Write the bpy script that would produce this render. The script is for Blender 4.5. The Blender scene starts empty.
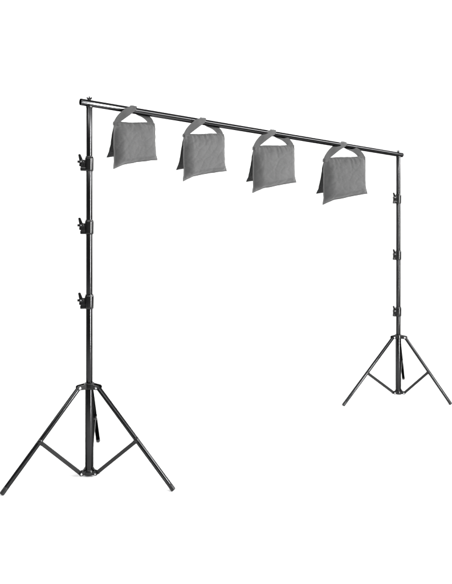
import bpy, bmesh, math, random
from mathutils import Vector, noise, Matrix
random.seed(4)
sc = bpy.context.scene
COL = sc.collection
PI = math.pi

# ------------------------------------------------------------------ materials
def nodes_of(name):
    m = bpy.data.materials.new(name); m.use_nodes = True
    nt = m.node_tree
    return m, nt, nt.nodes['Principled BSDF']

def metal(name, base, rough, ior=1.5, wear=.25, gloss=False, edge=.3, grain=0):
    """satin black anodised tube: slight roughness breakup and fine scratches"""
    m, nt, b = nodes_of(name)
    tc = nt.nodes.new('ShaderNodeTexCoord')
    n1 = nt.nodes.new('ShaderNodeTexNoise'); n1.inputs['Scale'].default_value = 9; n1.inputs['Detail'].default_value = 6
    nt.links.new(tc.outputs['Object'], n1.inputs['Vector'])
    mr = nt.nodes.new('ShaderNodeMapRange')
    mr.inputs['From Min'].default_value = .3; mr.inputs['From Max'].default_value = .7
    mr.inputs['To Min'].default_value = rough*(1-wear); mr.inputs['To Max'].default_value = rough*(1+wear)
    nt.links.new(n1.outputs['Fac'], mr.inputs['Value']); nt.links.new(mr.outputs['Result'], b.inputs['Roughness'])
    cr = nt.nodes.new('ShaderNodeValToRGB')
    cr.color_ramp.elements[0].color = (base*.8, base*.8, base*.82, 1)
    cr.color_ramp.elements[1].color = (base*1.3, base*1.3, base*1.33, 1)
    nt.links.new(n1.outputs['Fac'], cr.inputs['Fac']); nt.links.new(cr.outputs['Color'], b.inputs['Base Color'])
    if gloss:      # anodised metal: dark tinted mirror, dull at grazing angles
        b.inputs['Metallic'].default_value = 1
        b.inputs['Specular Tint'].default_value = (edge, edge, edge, 1)
        if grain:
            tn = nt.nodes.new('ShaderNodeTangent'); tn.direction_type = 'UV_MAP'
            nt.links.new(tn.outputs['Tangent'], b.inputs['Tangent']); b.inputs['Anisotropic'].default_value = grain
    else:
        b.inputs['IOR'].default_value = ior
        b.inputs['Specular IOR Level'].default_value = .28
    return m

M_TUBE = metal('black_anodised_tube', .030, .17, wear=.02, gloss=True, grain=.93, edge=.06)
M_BAR = metal('black_gloss_bar', .038, .07, wear=.1, gloss=True, edge=.15)
M_PLASTIC = metal('black_moulded_plastic', .004, .20)
M_BRACE = metal('dark_painted_steel', .004, .33)
M_RUBBER = metal('dark_rubber', .006, .5)
def steel():
    m, nt, b = nodes_of('bare_steel')
    n = nt.nodes.new('ShaderNodeTexNoise'); n.inputs['Scale'].default_value = 60
    r = nt.nodes.new('ShaderNodeMapRange'); r.inputs['To Min'].default_value = .2; r.inputs['To Max'].default_value = .4
    nt.links.new(n.outputs['Fac'], r.inputs['Value']); nt.links.new(r.outputs['Result'], b.inputs['Roughness'])
    b.inputs['Base Color'].default_value = (.62, .62, .63, 1); b.inputs['Metallic'].default_value = 1
    return m
M_STEEL = steel()

def fabric(name, base, crease=.22):
    m, nt, b = nodes_of(name)
    L = nt.links.new
    tc = nt.nodes.new('ShaderNodeTexCoord')
    # large soft blotches
    n1 = nt.nodes.new('ShaderNodeTexNoise'); n1.inputs['Scale'].default_value = 7; n1.inputs['Detail'].default_value = 5
    L(tc.outputs['Object'], n1.inputs['Vector'])
    cr = nt.nodes.new('ShaderNodeValToRGB')
    cr.color_ramp.elements[0].position = .3; cr.color_ramp.elements[1].position = .7
    cr.color_ramp.elements[0].color = (base*.88,)*3+(1,); cr.color_ramp.elements[1].color = (base*1.10,)*3+(1,)
    L(n1.outputs['Fac'], cr.inputs['Fac']); 
    # woven yarn grain
    w = []
    for ax in ('X', 'Z'):
        wv = nt.nodes.new('ShaderNodeTexWave'); wv.bands_direction = ax
        wv.inputs['Scale'].default_value = 170; wv.inputs['Distortion'].default_value = 1.2; wv.inputs['Detail'].default_value = 1
        L(tc.outputs['Object'], wv.inputs['Vector']); w.append(wv)
    mx = nt.nodes.new('ShaderNodeMath'); mx.operation = 'MAXIMUM'
    L(w[0].outputs['Fac'], mx.inputs[0]); L(w[1].outputs['Fac'], mx.inputs[1])
    gr = nt.nodes.new('ShaderNodeTexNoise'); gr.inputs['Scale'].default_value = 260; gr.inputs['Detail'].default_value = 2
    L(tc.outputs['Object'], gr.inputs['Vector'])
    mul = nt.nodes.new('ShaderNodeMixRGB'); mul.blend_type = 'OVERLAY'; mul.inputs['Fac'].default_value = .35
    L(cr.outputs['Color'], mul.inputs['Color1']); L(gr.outputs['Fac'], mul.inputs['Color2'])
    L(mul.outputs['Color'], b.inputs['Base Color'])
    # crumple
    n2 = nt.nodes.new('ShaderNodeTexNoise'); n2.inputs['Scale'].default_value = 11; n2.inputs['Detail'].default_value = 4
    n2.inputs['Roughness'].default_value = .55; n2.inputs['Distortion'].default_value = .3
    L(tc.outputs['Object'], n2.inputs['Vector'])
    b1 = nt.nodes.new('ShaderNodeBump'); b1.inputs['Strength'].default_value = crease; b1.inputs['Distance'].default_value = .02
    L(n2.outputs['Fac'], b1.inputs['Height'])
    b2 = nt.nodes.new('ShaderNodeBump'); b2.inputs['Strength'].default_value = .35; b2.inputs['Distance'].default_value = .001
    L(mx.outputs['Value'], b2.inputs['Height']); L(b1.outputs['Normal'], b2.inputs['Normal'])
    L(b2.outputs['Normal'], b.inputs['Normal'])
    b.inputs['Roughness'].default_value = .78
    b.inputs['Specular IOR Level'].default_value = .25
    b.inputs['Sheen Weight'].default_value = .08
    return m
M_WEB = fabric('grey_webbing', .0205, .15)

def white():
    m, nt, b = nodes_of('white_seamless_paper')
    n = nt.nodes.new('ShaderNodeTexNoise'); n.inputs['Scale'].default_value = 1.2
    cr = nt.nodes.new('ShaderNodeValToRGB')
    cr.color_ramp.elements[0].color = (.77, .77, .77, 1); cr.color_ramp.elements[1].color = (.80, .80, .80, 1)
    nt.links.new(n.outputs['Fac'], cr.inputs['Fac']); nt.links.new(cr.outputs['Color'], b.inputs['Base Color'])
    b.inputs['Roughness'].default_value = .95; b.inputs['Specular IOR Level'].default_value = .0
    return m
M_WHITE = white()

# ------------------------------------------------------------------ helpers
def obj(name, bm, mat, parent=None, smooth=True):
    me = bpy.data.meshes.new(name)
    bmesh.ops.recalc_face_normals(bm, faces=bm.faces)
    bm.to_mesh(me); bm.free()
    for p in me.polygons: p.use_smooth = smooth
    if smooth:
        me.set_sharp_from_angle(angle=math.radians(42))
    me.materials.append(mat)
    o = bpy.data.objects.new(name, me); COL.objects.link(o)
    if parent: o.parent = parent
    return o

def thing(name, label, cat, loc, group=None):
    o = bpy.data.objects.new(name, None); COL.objects.link(o)
    o.location = loc; o.empty_display_size = .1
    o['label'] = label; o['category'] = cat
    if group: o['group'] = group
    return o

def frame(d):
    d = d.normalized()
    a = Vector((0, 0, 1)) if abs(d.z) < .95 else Vector((1, 0, 0))
    x = d.cross(a).normalized(); y = d.cross(x).normalized()
    return x, y

def lathe(bm, p0, d, prof, seg=40):
    """prof: list of (distance along d, radius); ends closed"""
    p0 = Vector(p0); d = Vector(d).normalized(); x, y = frame(d)
    rings = []
    uv = bm.loops.layers.uv.verify()          # u runs along the tube: grain direction of the drawn metal
    for s, r in prof:
        rings.append([bm.verts.new(p0+d*s+(x*math.cos(2*PI*k/seg)+y*math.sin(2*PI*k/seg))*r) for k in range(seg)])
    for a, b in zip(rings, rings[1:]):
        for k in range(seg):
            f = bm.faces.new((a[k], a[(k+1) % seg], b[(k+1) % seg], b[k]))
            for l in f.loops: l[uv].uv = ((l.vert.co-p0).dot(d), (k+(1 if l.vert in (a[(k+1) % seg], b[(k+1) % seg]) else 0))/seg)
    bm.faces.new(rings[0]); bm.faces.new(rings[-1])

def tube(bm, a, b, r, bev=.003, seg=40):
    a = Vector(a); b = Vector(b); L = (b-a).length
    bev = min(bev, r*.5, L*.4)
    lathe(bm, a, b-a, [(0, r-bev), (bev*.3, r-bev*.3), (bev, r), (L-bev, r), (L-bev*.3, r-bev*.3), (L, r-bev)], seg)

def hollow(bm, a, b, r, wall=.003, deep=.04, seg=48):
    """tube with an open mouth at both ends"""
    a = Vector(a); b = Vector(b); L = (b-a).length
    lathe(bm, a, b-a, [(deep, r-wall), (0.0008, r-wall), (0, r-wall*.7), (0, r-.0008), (.0008, r), (L-.0008, r), (L, r-.0008), (L, r-wall*.7), (L-.0008, r-wall), (L-deep, r-wall)], seg)

def box(bm, c, ax, ay, az, bev=.003, segs=2):
    """box centred at c with half-axis vectors"""
    t = bmesh.new()
    bmesh.ops.create_cube(t, size=2)
    hx, hy, hz = ax.length, ay.length, az.length
    for v in t.verts: v.co = Vector((v.co.x*hx, v.co.y*hy, v.co.z*hz))
    if bev: bmesh.ops.bevel(t, geom=t.edges[:], offset=min(bev, .45*2*min(hx, hy, hz)), segments=segs, profile=.6, affect='EDGES')
    ux, uy, uz = ax.normalized(), ay.normalized(), az.normalized()
    mp = {}
    for v in t.verts: mp[v] = bm.verts.new(Vector(c)+ux*v.co.x+uy*v.co.y+uz*v.co.z)
    for f in t.faces: bm.faces.new([mp[v] for v in f.verts])
    t.free()

def prism(bm, pts, n, thick):
    """flat outline extruded +-thick/2 along n, with small bevel"""
    n = n.normalized()
    A = [bm.verts.new(p+n*thick/2) for p in pts]; B = [bm.verts.new(p-n*thick/2) for p in pts]
    bm.faces.new(A); bm.faces.new(B[::-1])
    for k in range(len(pts)):
        j = (k+1) % len(pts); bm.faces.new((A[k], B[k], B[j], A[j]))

def stadium(a, b, r, nrm, k=8, r2=None):
    """rounded bar outline from a to b in the plane with normal nrm"""
    d = (b-a).normalized(); s = nrm.cross(d).normalized(); out = []
    r2 = r if r2 is None else r2
    for i in range(k+1):
        t = -PI/2+PI*i/k; out.append(b+d*math.cos(t)*r2+s*math.sin(t)*r2)
    for i in range(k+1):
        t = PI/2+PI*i/k; out.append(a+d*math.cos(t)*r+s*math.sin(t)*r)
    return out

UP = Vector((0, 0, 1))

# ------------------------------------------------------------------ setting
bm = bmesh.new()
prof = [(-9, 0), (10.5, 0)]
R = 3.0
for i in range(1, 25):
    t = PI/2*i/24; prof.append((10.5+R*math.sin(t), R-R*math.cos(t)))
prof.append((13.5, 14))
prev = None
for (y, z) in prof:
    row = [bm.verts.new((x, y, z)) for x in (-22, 22)]
    if prev: bm.faces.new((prev[0], prev[1], row[1], row[0]))
    prev = row
g = obj('floor', bm, M_WHITE); g['kind'] = 'structure'

# ------------------------------------------------------------------ stands
BAR_Z = 3.0
BAR_R = .0265
def make_stand(label, base, feet, clamps, tubes, knob_az, group, HUB, COLZ):
    root = thing('light_stand', label, 'stand', base, group)
    B = Vector((0, 0, 0))
    rs = tubes            # radii: sleeve, then sections going up
    # lower sleeve between hub and collar
    b = bmesh.new(); tube(b, (0, 0, HUB-.02), (0, 0, COLZ), rs[0]); obj('lower_tube', b, M_TUBE, root)
    # telescopic sections
    zs = [COLZ-.01]+clamps+[BAR_Z-BAR_R+.004]
    for i in range(4):
        b = bmesh.new(); tube(b, (0, 0, zs[i]), (0, 0, zs[i+1]), rs[1+i], .002)
        obj('pole_section', b, M_TUBE, root)
    # clamps with wing knobs
    kd = Vector((math.cos(knob_az), math.sin(knob_az), 0)); ks = UP.cross(kd)
    for i, z in enumerate(clamps):
        h = .060; r = rs[1+i]+.0095
        b = bmesh.new()
        lathe(b, (0, 0, z-h), UP, [(0, r-.006), (.002, r-.003), (.008, r-.001), (.02, r), (h*2-.022, r+.0015), (h*2-.016, r+.001), (h*2-.012, r-.002), (h*2-.003, r-.003), (h*2, r-.007)], 40)
        # clamping ears towards the knob
        for s in (-1, 1):
            c = kd*(r+.012)+ks*s*.011+UP*(z-.010)
            box(b, c, kd*.020, ks*.0075, UP*.040, .004)
        box(b, kd*(r+.014)+UP*(z-.044), kd*.022, ks*.020, UP*.014, .006)
        cl = obj('clamp', b, M_PLASTIC, root)
        # knob: hub along the cross axis towards camera, two wings
        kax = (kd*.35 + Vector((0, -1, 0))*1.0); kax = (kax - UP*0).normalized()
        kc = kd*(r+.013)+UP*(z+.012)
        b = bmesh.new()
        lathe(b, kc-kax*.012, kax, [(0, .014), (.002, .0175), (.018, .0175), (.022, .020), (.036, .021), (.043, .017), (.045, .009)], 24)
        side = UP.cross(kax).normalized()
        for sgn, tilt in ((1, .32), (-1, .32)):
            dirv = (UP*math.cos(tilt)*sgn - side*math.sin(tilt)*(-1)).normalized()
            if (dirv.dot(kd)) < 0: dirv = (UP*math.cos(tilt)*sgn + side*math.sin(tilt)*(-1)).normalized()
            a0 = kc+kax*.026; a1 = a0+dirv*(.056 if sgn > 0 else .030)
            prism(b, stadium(a0, a1, .015, kax, 8, .0095), kax, .010)
        box(b, kc+kax*.026+kd*.018, kd*.014, ks*.006, UP*.010, .004)
        kb = obj('knob', b, M_PLASTIC, cl)
        b = bmesh.new(); lathe(b, kc+kax*.0325, kax, [(0, .006), (.003, .006), (.004, .005)], 16)
        obj('bolt', b, M_STEEL, cl)
    # leg collar
    b = bmesh.new()
    rc = rs[0]+.010
    lathe(b, (0, 0, COLZ-.026), UP, [(0, rc-.004), (.003, rc), (.042, rc), (.048, rc-.003), (.052, rc-.008)], 40)
    dirs = []
    for f in feet:
        d = Vector((f[0], f[1], 0)).normalized(); dirs.append(d)
        s = UP.cross(d)
        for sg in (-1, 1):
            pts = stadium(d*(rc-.012)+UP*(COLZ-.002), d*(rc+.044)+UP*(COLZ-.006), .021, s, 8, .017)
            pts = [p+s*sg*.0235 for p in pts]
            prism(b, pts, s, .007)
    colr = obj('collar', b, M_PLASTIC, root)
    for d in dirs:
        s = UP.cross(d)
        for sg in (-1, 1):
            b = bmesh.new(); p = d*(rc+.042)+UP*(COLZ-.006)+s*sg*.027
            lathe(b, p, s*sg, [(0, .0095), (.004, .0095), (.006, .006)], 18); obj('bolt', b, M_STEEL, colr)
    # lower hub
    b = bmesh.new()
    lathe(b, (0, 0, HUB-.024), UP, [(0, rc-.006), (.003, rc), (.030, rc), (.036, rc-.002), (.044, rc-.008)], 40)
    for d in dirs:
        s = UP.cross(d)
        for sg in (-1, 1):
            pts = stadium(d*(rc-.012)+UP*(HUB+.002), d*(rc+.030)+UP*(HUB-.002), .016, s, 8, .015)
            pts = [p+s*sg*.0165 for p in pts]
            prism(b, pts, s, .006)
        # gusset rising on the sleeve
        prism(b, [d*(rc-.014)+UP*(HUB+.050), d*(rc+.014)+UP*(HUB+.014), d*(rc-.014)+UP*(HUB+.002)], s, .014)
    hub = obj('hub', b, M_PLASTIC, root)
    for d in dirs:
        s = UP.cross(d)
        for sg in (-1, 1):
            b = bmesh.new(); p = d*(rc+.029)+UP*(HUB-.002)+s*sg*.0195
            lathe(b, p, s*sg, [(0, .0075), (.004, .0075), (.0055, .005)], 16); obj('bolt', b, M_STEEL, hub)
    # legs and braces
    LR = .0185
    for f, d in zip(feet, dirs):
        s = UP.cross(d)
        top = d*(rc+.040)+UP*(COLZ-.006)
        end = Vector((f[0], f[1], .016))
        ax = (end-top).normalized()
        b = bmesh.new(); tube(b, top-ax*.012, end-ax*.03, LR, .004); leg = obj('leg', b, M_TUBE, root)
        L = (end-top).length
        b = bmesh.new()
        lathe(b, end-ax*.045, ax, [(0, LR+.0003), (.001, LR+.0008), (.030, LR+.0010), (.052, LR+.0002), (.056, LR-.004)], 32)
        obj('foot_cap', b, M_RUBBER, leg)
        # brace joint bracket on the leg
        J = top+ax*L*.535
        under = (ax.cross(s)).normalized()
        if under.z > 0: under = -under
        b = bmesh.new()
        lathe(b, J-ax*.020, ax, [(0, LR+.0003), (.001, LR+.0012), (.029, LR+.0012), (.030, LR+.0003)], 32)
        box(b, J+under*(LR+.004), ax*.016, s*.014, under*.010, .003)
        obj('bracket', b, M_PLASTIC, leg)
        h0 = d*(rc+.028)+UP*(HUB-.002)
        j0 = J+under*(LR+.005)
        b = bmesh.new()
        for sg in (-1, 1):
            pts = stadium(h0, j0, .0145, s, 8, .0145)
            prism(b, [p+s*sg*.0085 for p in pts], s, .0035)
        # web that closes the channel section of the brace
        dj = (j0-h0).normalized(); nn = s.cross(dj).normalized()
        if nn.z < 0: nn = -nn
        box(b, (h0+j0)/2+nn*.0115, dj*((j0-h0).length/2-.02), s*.0095, nn*.0018, .0008, 1)
        obj('brace', b, M_BRACE, root, smooth=False)
    # spigot and wing nut that hold the crossbar
    b = bmesh.new()
    lathe(b, (0, 0, BAR_Z-BAR_R-.012), UP, [(0, rs[4]-.001), (.002, rs[4]+.0035), (.013, rs[4]+.0035), (.016, rs[4])], 32)
    obj('cap', b, M_PLASTIC, root)
    b = bmesh.new(); lathe(b, (0, 0, BAR_Z+BAR_R-.001), UP, [(0, .011), (.003, .011), (.004, .0055), (.026, .0055), (.030, .003)], 16)
    sp = obj('spigot', b, M_PLASTIC, root)
    b = bmesh.new()
    zc = BAR_Z+BAR_R
    lathe(b, (0, 0, zc+.001), UP, [(0, .011), (.010, .010), (.014, .007)], 16)
    for s in (-1, 1):
        a0 = Vector((s*.006, 0, zc+.006)); a1 = Vector((s*.017, 0, zc+.017))
        prism(b, stadium(a0, a1, .008, Vector((0, 1, 0)), 6, .0055), Vector((0, 1, 0)), .005)
    obj('wing_nut', b, M_PLASTIC, root)
    return root

SL = Vector((-1.102, 4.37, 0)); SR = Vector((2.127, 6.69, 0))
make_stand('nearer and larger black tripod stand holding the left end of the crossbar', SL,
           [(-.556, -.350), (.702, -.285), (-.110, .767)], [1.403, 2.003, 2.512],
           [.0325, .0255, .0250, .0245, .0235], math.radians(188), 'tripod stands under the crossbar', .034, .726)
make_stand('farther black tripod stand holding the right end of the crossbar', SR,
           [(-.752, -.36), (.515, -.31), (.374, .95)], [1.063, 1.758, 2.452],
           [.0325, .0262, .0258, .0254, .0250], math.radians(200), 'tripod stands under the crossbar', .070, .756)

# ------------------------------------------------------------------ crossbar
D = (SR-SL); BL = D.length; BD = D.normalized()
BO = SL+UP*BAR_Z
bar = thing('crossbar', 'long glossy black crossbar tube spanning the two tripod stands with sandbags hung on it', 'crossbar', (SL+SR)/2+UP*BAR_Z)
off = -(bar.location)
N = 4
t0, t1 = -.0189*BL, 1.0184*BL
for k in range(N):
    a = t0+(t1-t0)*k/N; c = t0+(t1-t0)*(k+1)/N
    b = bmesh.new()
    r = BAR_R
    hollow(b, BO+BD*(a+(0 if k == 0 else .0006))+off, BO+BD*(c-(0 if k == N-1 else .0006))+off, r)
    obj('bar_section', b, M_BAR, bar)

# ------------------------------------------------------------------ sandbags
CAM = Vector((0, 0, 1.81))
def spline(pts, n):
    out = []
    P = [pts[0]]+list(pts)+[pts[-1]]
    for i in range(1, len(P)-2):
        for k in range(n):
            t = k/n; p0, p1, p2, p3 = P[i-1], P[i], P[i+1], P[i+2]
            out.append(.5*((2*p1)+(p2-p0)*t+(2*p0-5*p1+4*p2-p3)*t*t+(3*p1-p0-3*p2+p3)*t**3))
    out.append(pts[-1]); return out

def lut(tab, t):
    for (a, x), (b, y) in zip(tab, tab[1:]):
        if t <= b:
            f = (t-a)/(b-a); return x+(y-x)*f
    return tab[-1][1]
def slut(tab, t):
    # light smoothing of the table
    return (lut(tab, max(0, t-.03))+2*lut(tab, t)+lut(tab, min(1, t+.03)))/4

def make_bag(label, t, scale, seed, jit, tone):
    M_CLOTH = fabric('grey_nylon_cloth', .034*tone); M_SIDE = fabric('grey_nylon_rear', .032*tone)  # tone darkens the farther bags' cloth to offset stronger light from bar_softbox
    C = BO+BD*(t*BL)
    root = thing('sandbag', label, 'sandbag', C, 'sandbags hung along the crossbar')
    v = Vector((C.x, C.y, 0)).normalized(); er = Vector((v.y, -v.x, 0)); dist = Vector((C.x, C.y, 0)).length
    al = math.radians(27+jit)
    u = er*math.cos(al)+v*math.sin(al); n = er*math.sin(al)-v*math.cos(al)
    elev = (C.z-CAM.z)/C.y
    S = scale
    def P(sx, sz, q):
        """sx: width offset as seen square-on to the viewer side, q: offset to the front"""
        p = (sx-q*math.sin(al)*0.0)/math.cos(al)
        dep = p*math.sin(al)-q*math.cos(al)
        return (u*p+n*q)*S+UP*(sz*S+dep*S*elev)
    rnd = random.Random(seed)
    ph = rnd.random()*100
    def pouch(front):
        if front:
            xl = [(0, -.172), (.12, -.178), (.5, -.181), (.85, -.178), (1, -.186)]
            xr = [(0, .163), (.12, .168), (.5, .166), (.85, .170), (1, .184)]
            top = [(0, -.104), (.5, -.099), (1, -.100)]
            bot = [(0, -.488), (.10, -.470), (.22, -.452), (.55, -.434), (.9, -.420), (1, -.418)]
            q0, q1 = .008, .016; T = .070
        else:
            xl = [(0, -.158), (.15, -.162), (.6, -.163), (.85, -.168), (1, -.182)]
            xr = [(0, .160), (.12, .165), (.5, .164), (.85, .165), (1, .172)]
            top = [(0, -.106), (.5, -.101), (1, -.100)]
            bot = [(0, -.405), (.10, -.399), (.25, -.392), (.6, -.380), (1, -.372)]
            q0, q1 = -.014, -.125; T = .026
        nx, ny = 72, 84
        b = bmesh.new()
        def mid(s, t_):
            l = slut(xl, t_); r = slut(xr, t_)
            x = l+(r-l)*s
            z = slut(top, s)+(slut(bot, s)-slut(top, s))*t_
            # seam puckers along the edges
            e = (noise.noise(Vector((s*9, ph, t_*9)))*.0025)
            q = q0+(q1-q0)*(t_**.85)
            q += .006*math.sin(s*PI*2.2+ph)*t_
            return x+e*(0 if .1 < s < .9 else 1), z+e*(1 if t_ > .9 else 0), q
        grid = {}
        def thick(s, t_):
            m = .018
            if s < m or s > 1-m or t_ > 1-m: return .0016
            ss = (s-m)/(1-2*m); tt = t_/(1-m)
            a = (min(1, ss/.20, (1-ss)/.10)); a = math.sin(a*PI/2)**.8*(.86+.14*math.sin(PI*ss))
            # sand sits low; neck is pinched at the top
            c = (1-(1-min(1, tt*3.2))**2)*.75+.25*tt
            c *= (1-max(0, (tt-.84)/.16)**2.0)
            return .0016+T*a*max(0, c)
        def wr(s, t_, sgn):
            x = s*2.4+ph; z = t_*2.8
            w = 0
            w += .0060*noise.noise(Vector((x*1.5, z*1.3, sgn*3.1+ph)))
            # sharp creases
            w -= .0036*(1-abs(noise.noise(Vector((x*2.6+z*1.2, z*1.6, sgn*5.7+ph)))))**6
            w -= .0020*(1-abs(noise.noise(Vector((x*4.2-z*2.0, z*4.6, sgn*9.7+ph)))))**7
            # gathers hanging from the top seam
            gth = math.exp(-t_*7.5)
            w += .014*gth*noise.noise(Vector((x*7, t_*3, ph+7)))
            # sag folds near bottom corners
            cl = math.exp(-((s-.0)**2+(1-t_)**2)*14); cr = math.exp(-((1-s)**2+(1-t_)**2)*14)
            w += .006*(cl*noise.noise(Vector(((s+1-t_)*14, ph, 1)))+cr*noise.noise(Vector(((1-s+1-t_)*14, ph, 2))))
            edge = min(1, min(s, 1-s)/.05, (1-t_)/.05)
            return w*max(.05, edge)
        for j in range(ny+1):
            for i in range(nx+1):
                s, t_ = i/nx, j/ny
                x, z, q = mid(s, t_)
                th = thick(s, t_)
                for sgn in (1, -1):
                    if sgn == -1 and (i in (0, nx) or j == ny):
                        grid[i, j, -1] = grid[i, j, 1]; continue
                    grid[i, j, sgn] = b.verts.new(P(x, z, q+sgn*th*(1 if sgn == (1 if front else -1) else .6)+sgn*wr(s, t_, sgn)))
        for j in range(ny):
            for i in range(nx):
                for sgn in (1, -1):
                    vs = [grid[i, j, sgn], grid[i+1, j, sgn], grid[i+1, j+1, sgn], grid[i, j+1, sgn]]
                    if sgn == -1: vs = vs[::-1]
                    b.faces.new(vs)
        for i in range(nx):
            b.faces.new([x for x in (grid[i, 0, 1], grid[i, 0, -1], grid[i+1, 0, -1], grid[i+1, 0, 1])]) if i not in (0, nx-1) else \
                b.faces.new(list(dict.fromkeys([grid[i, 0, 1], grid[i, 0, -1], grid[i+1, 0, -1], grid[i+1, 0, 1]])))
        po = obj('pouch', b, M_CLOTH if front else M_SIDE, root)
        po.data.set_sharp_from_angle(angle=math.radians(80))
        # stitched hem running round the open edges
        b = bmesh.new(); path = []
        for k in range(41): path.append((0, k/40))
        for k in range(1, 41): path.append((k/40, 1))
        for k in range(1, 41): path.append((1, 1-k/40))
        pts = []
        for s, t_ in path:
            x, z, q = mid(s, t_); pts.append(P(x, z, q))
        rr = .0021*S
        prev = None
        for k, p in enumerate(pts):
            d = (pts[min(k+1, len(pts)-1)]-pts[max(k-1, 0)]); X, Y = frame(d)
            ring = [b.verts.new(p+(X*math.cos(2*PI*m/8)+Y*math.sin(2*PI*m/8))*rr) for m in range(8)]
            if prev:
                for m in range(8): b.faces.new((prev[m], prev[(m+1) % 8], ring[(m+1) % 8], ring[m]))
            prev = ring
        obj('hem', b, M_WEB, po)
    pouch(True); pouch(False)
    # yoke: cloth saddle that joins the two pouches under the handle
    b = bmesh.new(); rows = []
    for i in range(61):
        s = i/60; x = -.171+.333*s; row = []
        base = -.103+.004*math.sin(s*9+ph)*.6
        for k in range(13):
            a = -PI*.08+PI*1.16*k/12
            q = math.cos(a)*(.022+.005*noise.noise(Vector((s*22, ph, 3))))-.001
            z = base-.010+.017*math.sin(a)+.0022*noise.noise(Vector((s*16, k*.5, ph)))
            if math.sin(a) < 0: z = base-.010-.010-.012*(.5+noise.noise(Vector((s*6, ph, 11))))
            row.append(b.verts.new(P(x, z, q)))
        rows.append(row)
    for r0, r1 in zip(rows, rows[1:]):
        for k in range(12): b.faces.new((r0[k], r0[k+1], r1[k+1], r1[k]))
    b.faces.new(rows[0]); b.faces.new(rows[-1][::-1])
    obj('yoke', b, M_WEB, root)  # dark webbing here also puts the shade among the gathers into the colour
    # handle: webbing over the bar, front on the left, behind on the right
    m = Vector((BD.y, -BD.x, 0))            # horizontal, square to the bar, to the viewer
    rb = (BAR_R+.004)
    def Q(sx, sz, q): return P(sx, sz, q)
    K = [(-.170, -.140, .012, .010), (-.163, -.106, .014, .018), (-.126, -.056, .024, .029), (-.075, -.008, .038, .032)]
    c = [Q(a, z, q) for a, z, q, w in K]; W = [w*S for *_, w in K]
    wd = []
    nrm = n
    for i in range(len(c)):
        d = (c[min(i+1, len(c)-1)]-c[max(i-1, 0)]).normalized()
        side = nrm.cross(d).normalized()
        if side.x < 0: side = -side
        wd.append(side)
    # wrap over the bar; a little of slack above it
    cx = -.012*S
    for ang, sl in ((15, .004), (50, .006), (90, .008), (130, .006), (172, .003)):
        a = math.radians(ang)
        c.append(m*math.cos(a)*(rb+.002)+UP*(math.sin(a)*(rb+sl))+BD*(cx+(ang-90)/82*.028*S)); W.append(.030*S)
        x = BD.copy(); 
        if ang == 15: x = (BD*1.0+wd[3]*.9).normalized()
        wd.append(x)
    K2 = [(.078, -.030, -.030, .024), (.120, -.060, -.022, .027), (.143, -.098, -.010, .027), (.150, -.140, -.004, .018)]
    c2 = [Q(a, z, q) for a, z, q, w in K2]
    for i, p in enumerate(c2):
        c.append(p); W.append(K2[i][3]*S)
        d = (c2[min(i+1, 3)]-c2[max(i-1, 0)]).normalized()
        side = nrm.cross(d).normalized()
        if side.x < 0: side = -side
        wd.append(side)
    n_ = 10
    cs = spline(c, n_); ws = spline([Vector((w, 0, 0)) for w in W], n_); ds = spline(wd, n_)
    b = bmesh.new(); prev = None; cross = 8
    for i, p in enumerate(cs):
        d = (cs[min(i+1, len(cs)-1)]-cs[max(i-1, 0)]).normalized()
        sd = ds[i].normalized(); nn = d.cross(sd).normalized(); w = ws[i].x
        ring = []
        th = .0022*S
        for k in range(cross+1):
            f = -1+2*k/cross
            cup = (1-f*f)*.004*S*noise.noise(Vector((i*.09, ph, f)))+.0025*S*noise.noise(Vector((i*.2, ph+4, f*1.5)))
            ring.append(b.verts.new(p+sd*w*f+nn*(th+cup)))
        for k in range(cross, -1, -1):
            f = -1+2*k/cross
            cup = (1-f*f)*.004*S*noise.noise(Vector((i*.09, ph, f)))+.0025*S*noise.noise(Vector((i*.2, ph+4, f*1.5)))
            ring.append(b.verts.new(p+sd*w*f+nn*(-th+cup)))
        if prev:
            M = len(ring)
            for k in range(M): b.faces.new((prev[k], prev[(k+1) % M], ring[(k+1) % M], ring[k]))
        else: b.faces.new(ring)
        prev = ring
    b.faces.new(prev)
    obj('handle', b, M_WEB, root)
    return root

def bar_t(px):   # place along the bar
    return px
# distance along the bar and size (the larger bags hang farther along)
make_bag('grey fabric sandbag on the crossbar beside the nearer stand', .1015, 1.0, 1, 0, 1.0)
make_bag('grey fabric sandbag on the crossbar, second from the nearer stand', .2790, 1.092, 2, 1, .95)
make_bag('grey fabric sandbag on the crossbar, second from the farther stand', .4930, 1.205, 3, -1, .88)
make_bag('grey fabric sandbag on the crossbar closest to the farther stand', .7570, 1.335, 4, 0, .82)

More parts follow.
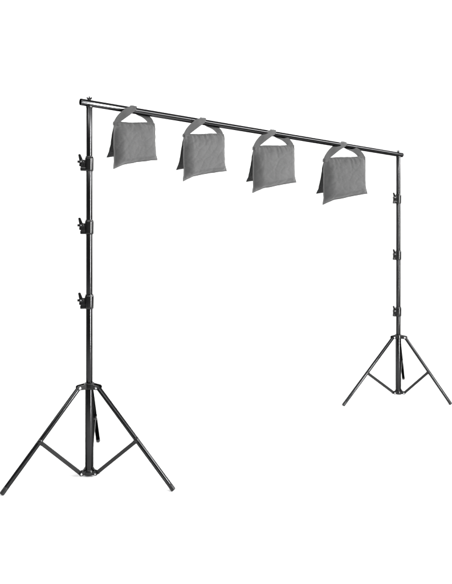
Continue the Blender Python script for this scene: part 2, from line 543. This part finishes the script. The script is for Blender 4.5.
# ------------------------------------------------------------------ light
w = bpy.data.worlds.new('World'); sc.world = w; w.use_nodes = True
bg = w.node_tree.nodes['Background']; bg.inputs['Color'].default_value = (1, 1, 1, 1); bg.inputs['Strength'].default_value = .22

def area(name, loc, target, sx, sy, rad, spread=180):
    l = bpy.data.lights.new(name, 'AREA'); l.shape = 'RECTANGLE'; l.size = sx; l.size_y = sy
    l.spread = math.radians(spread)
    l.energy = rad*PI*sx*sy            # rad = emitted radiance
    o = bpy.data.objects.new(name, l); COL.objects.link(o)
    o.location = loc; d = Vector(target)-Vector(loc)
    o.rotation_euler = d.to_track_quat('-Z', 'Y').to_euler()
    return o
area('overhead_softbox', (0, 5.5, 9.5), (0, 5.5, 0), 24, 17, .58)
area('strip_softbox', (4.6, 1.0, 2.3), (.2, 5.2, 2.0), .48, 4.6, 85, 110)
area('side_strip_softbox', (-5.2, 4.6, 2.0), (-1.1, 4.4, 1.6), .4, 4, 16)
b = area('bar_softbox', (4.7, 4.0, 4.55), (.5, 5.5, 3), 1.3, 6.0, 10, 120)
# long side of the lamp runs alongside the crossbar
zx = (b.location-Vector((.5, 5.5, 3))).normalized(); yy = Vector((2.6, 5.2, -.5)); yy = (yy-zx*yy.dot(zx)).normalized(); xx = yy.cross(zx)
b.rotation_euler = Matrix((xx, yy, zx)).transposed().to_euler()
area('front_strip_softbox', (-.5, .3, 5.0), (0, 5, .4), 9, .3, 30)
area('wall_softbox', (-10, 9, 5), (-5, 13.5, 4), 6, 7, 6)
area('wall_softbox', (10, 9, 5), (5, 13.5, 4), 6, 7, 5.6)

# ------------------------------------------------------------------ camera
cam = bpy.data.cameras.new('Camera'); co = bpy.data.objects.new('Camera', cam); COL.objects.link(co)
co.location = CAM; co.rotation_euler = (PI/2, 0, 0)
cam.sensor_fit = 'HORIZONTAL'; cam.sensor_width = 36; cam.lens = 542/452*36
cam.shift_y = -41/452
cam.clip_end = 200
sc.camera = co
sc.render.engine = 'CYCLES'
sc.render.resolution_x = 793; sc.render.resolution_y = 1024
sc.view_settings.view_transform = 'Standard'; sc.view_settings.look = 'None'
sc.view_settings.exposure = 0; sc.view_settings.gamma = 1
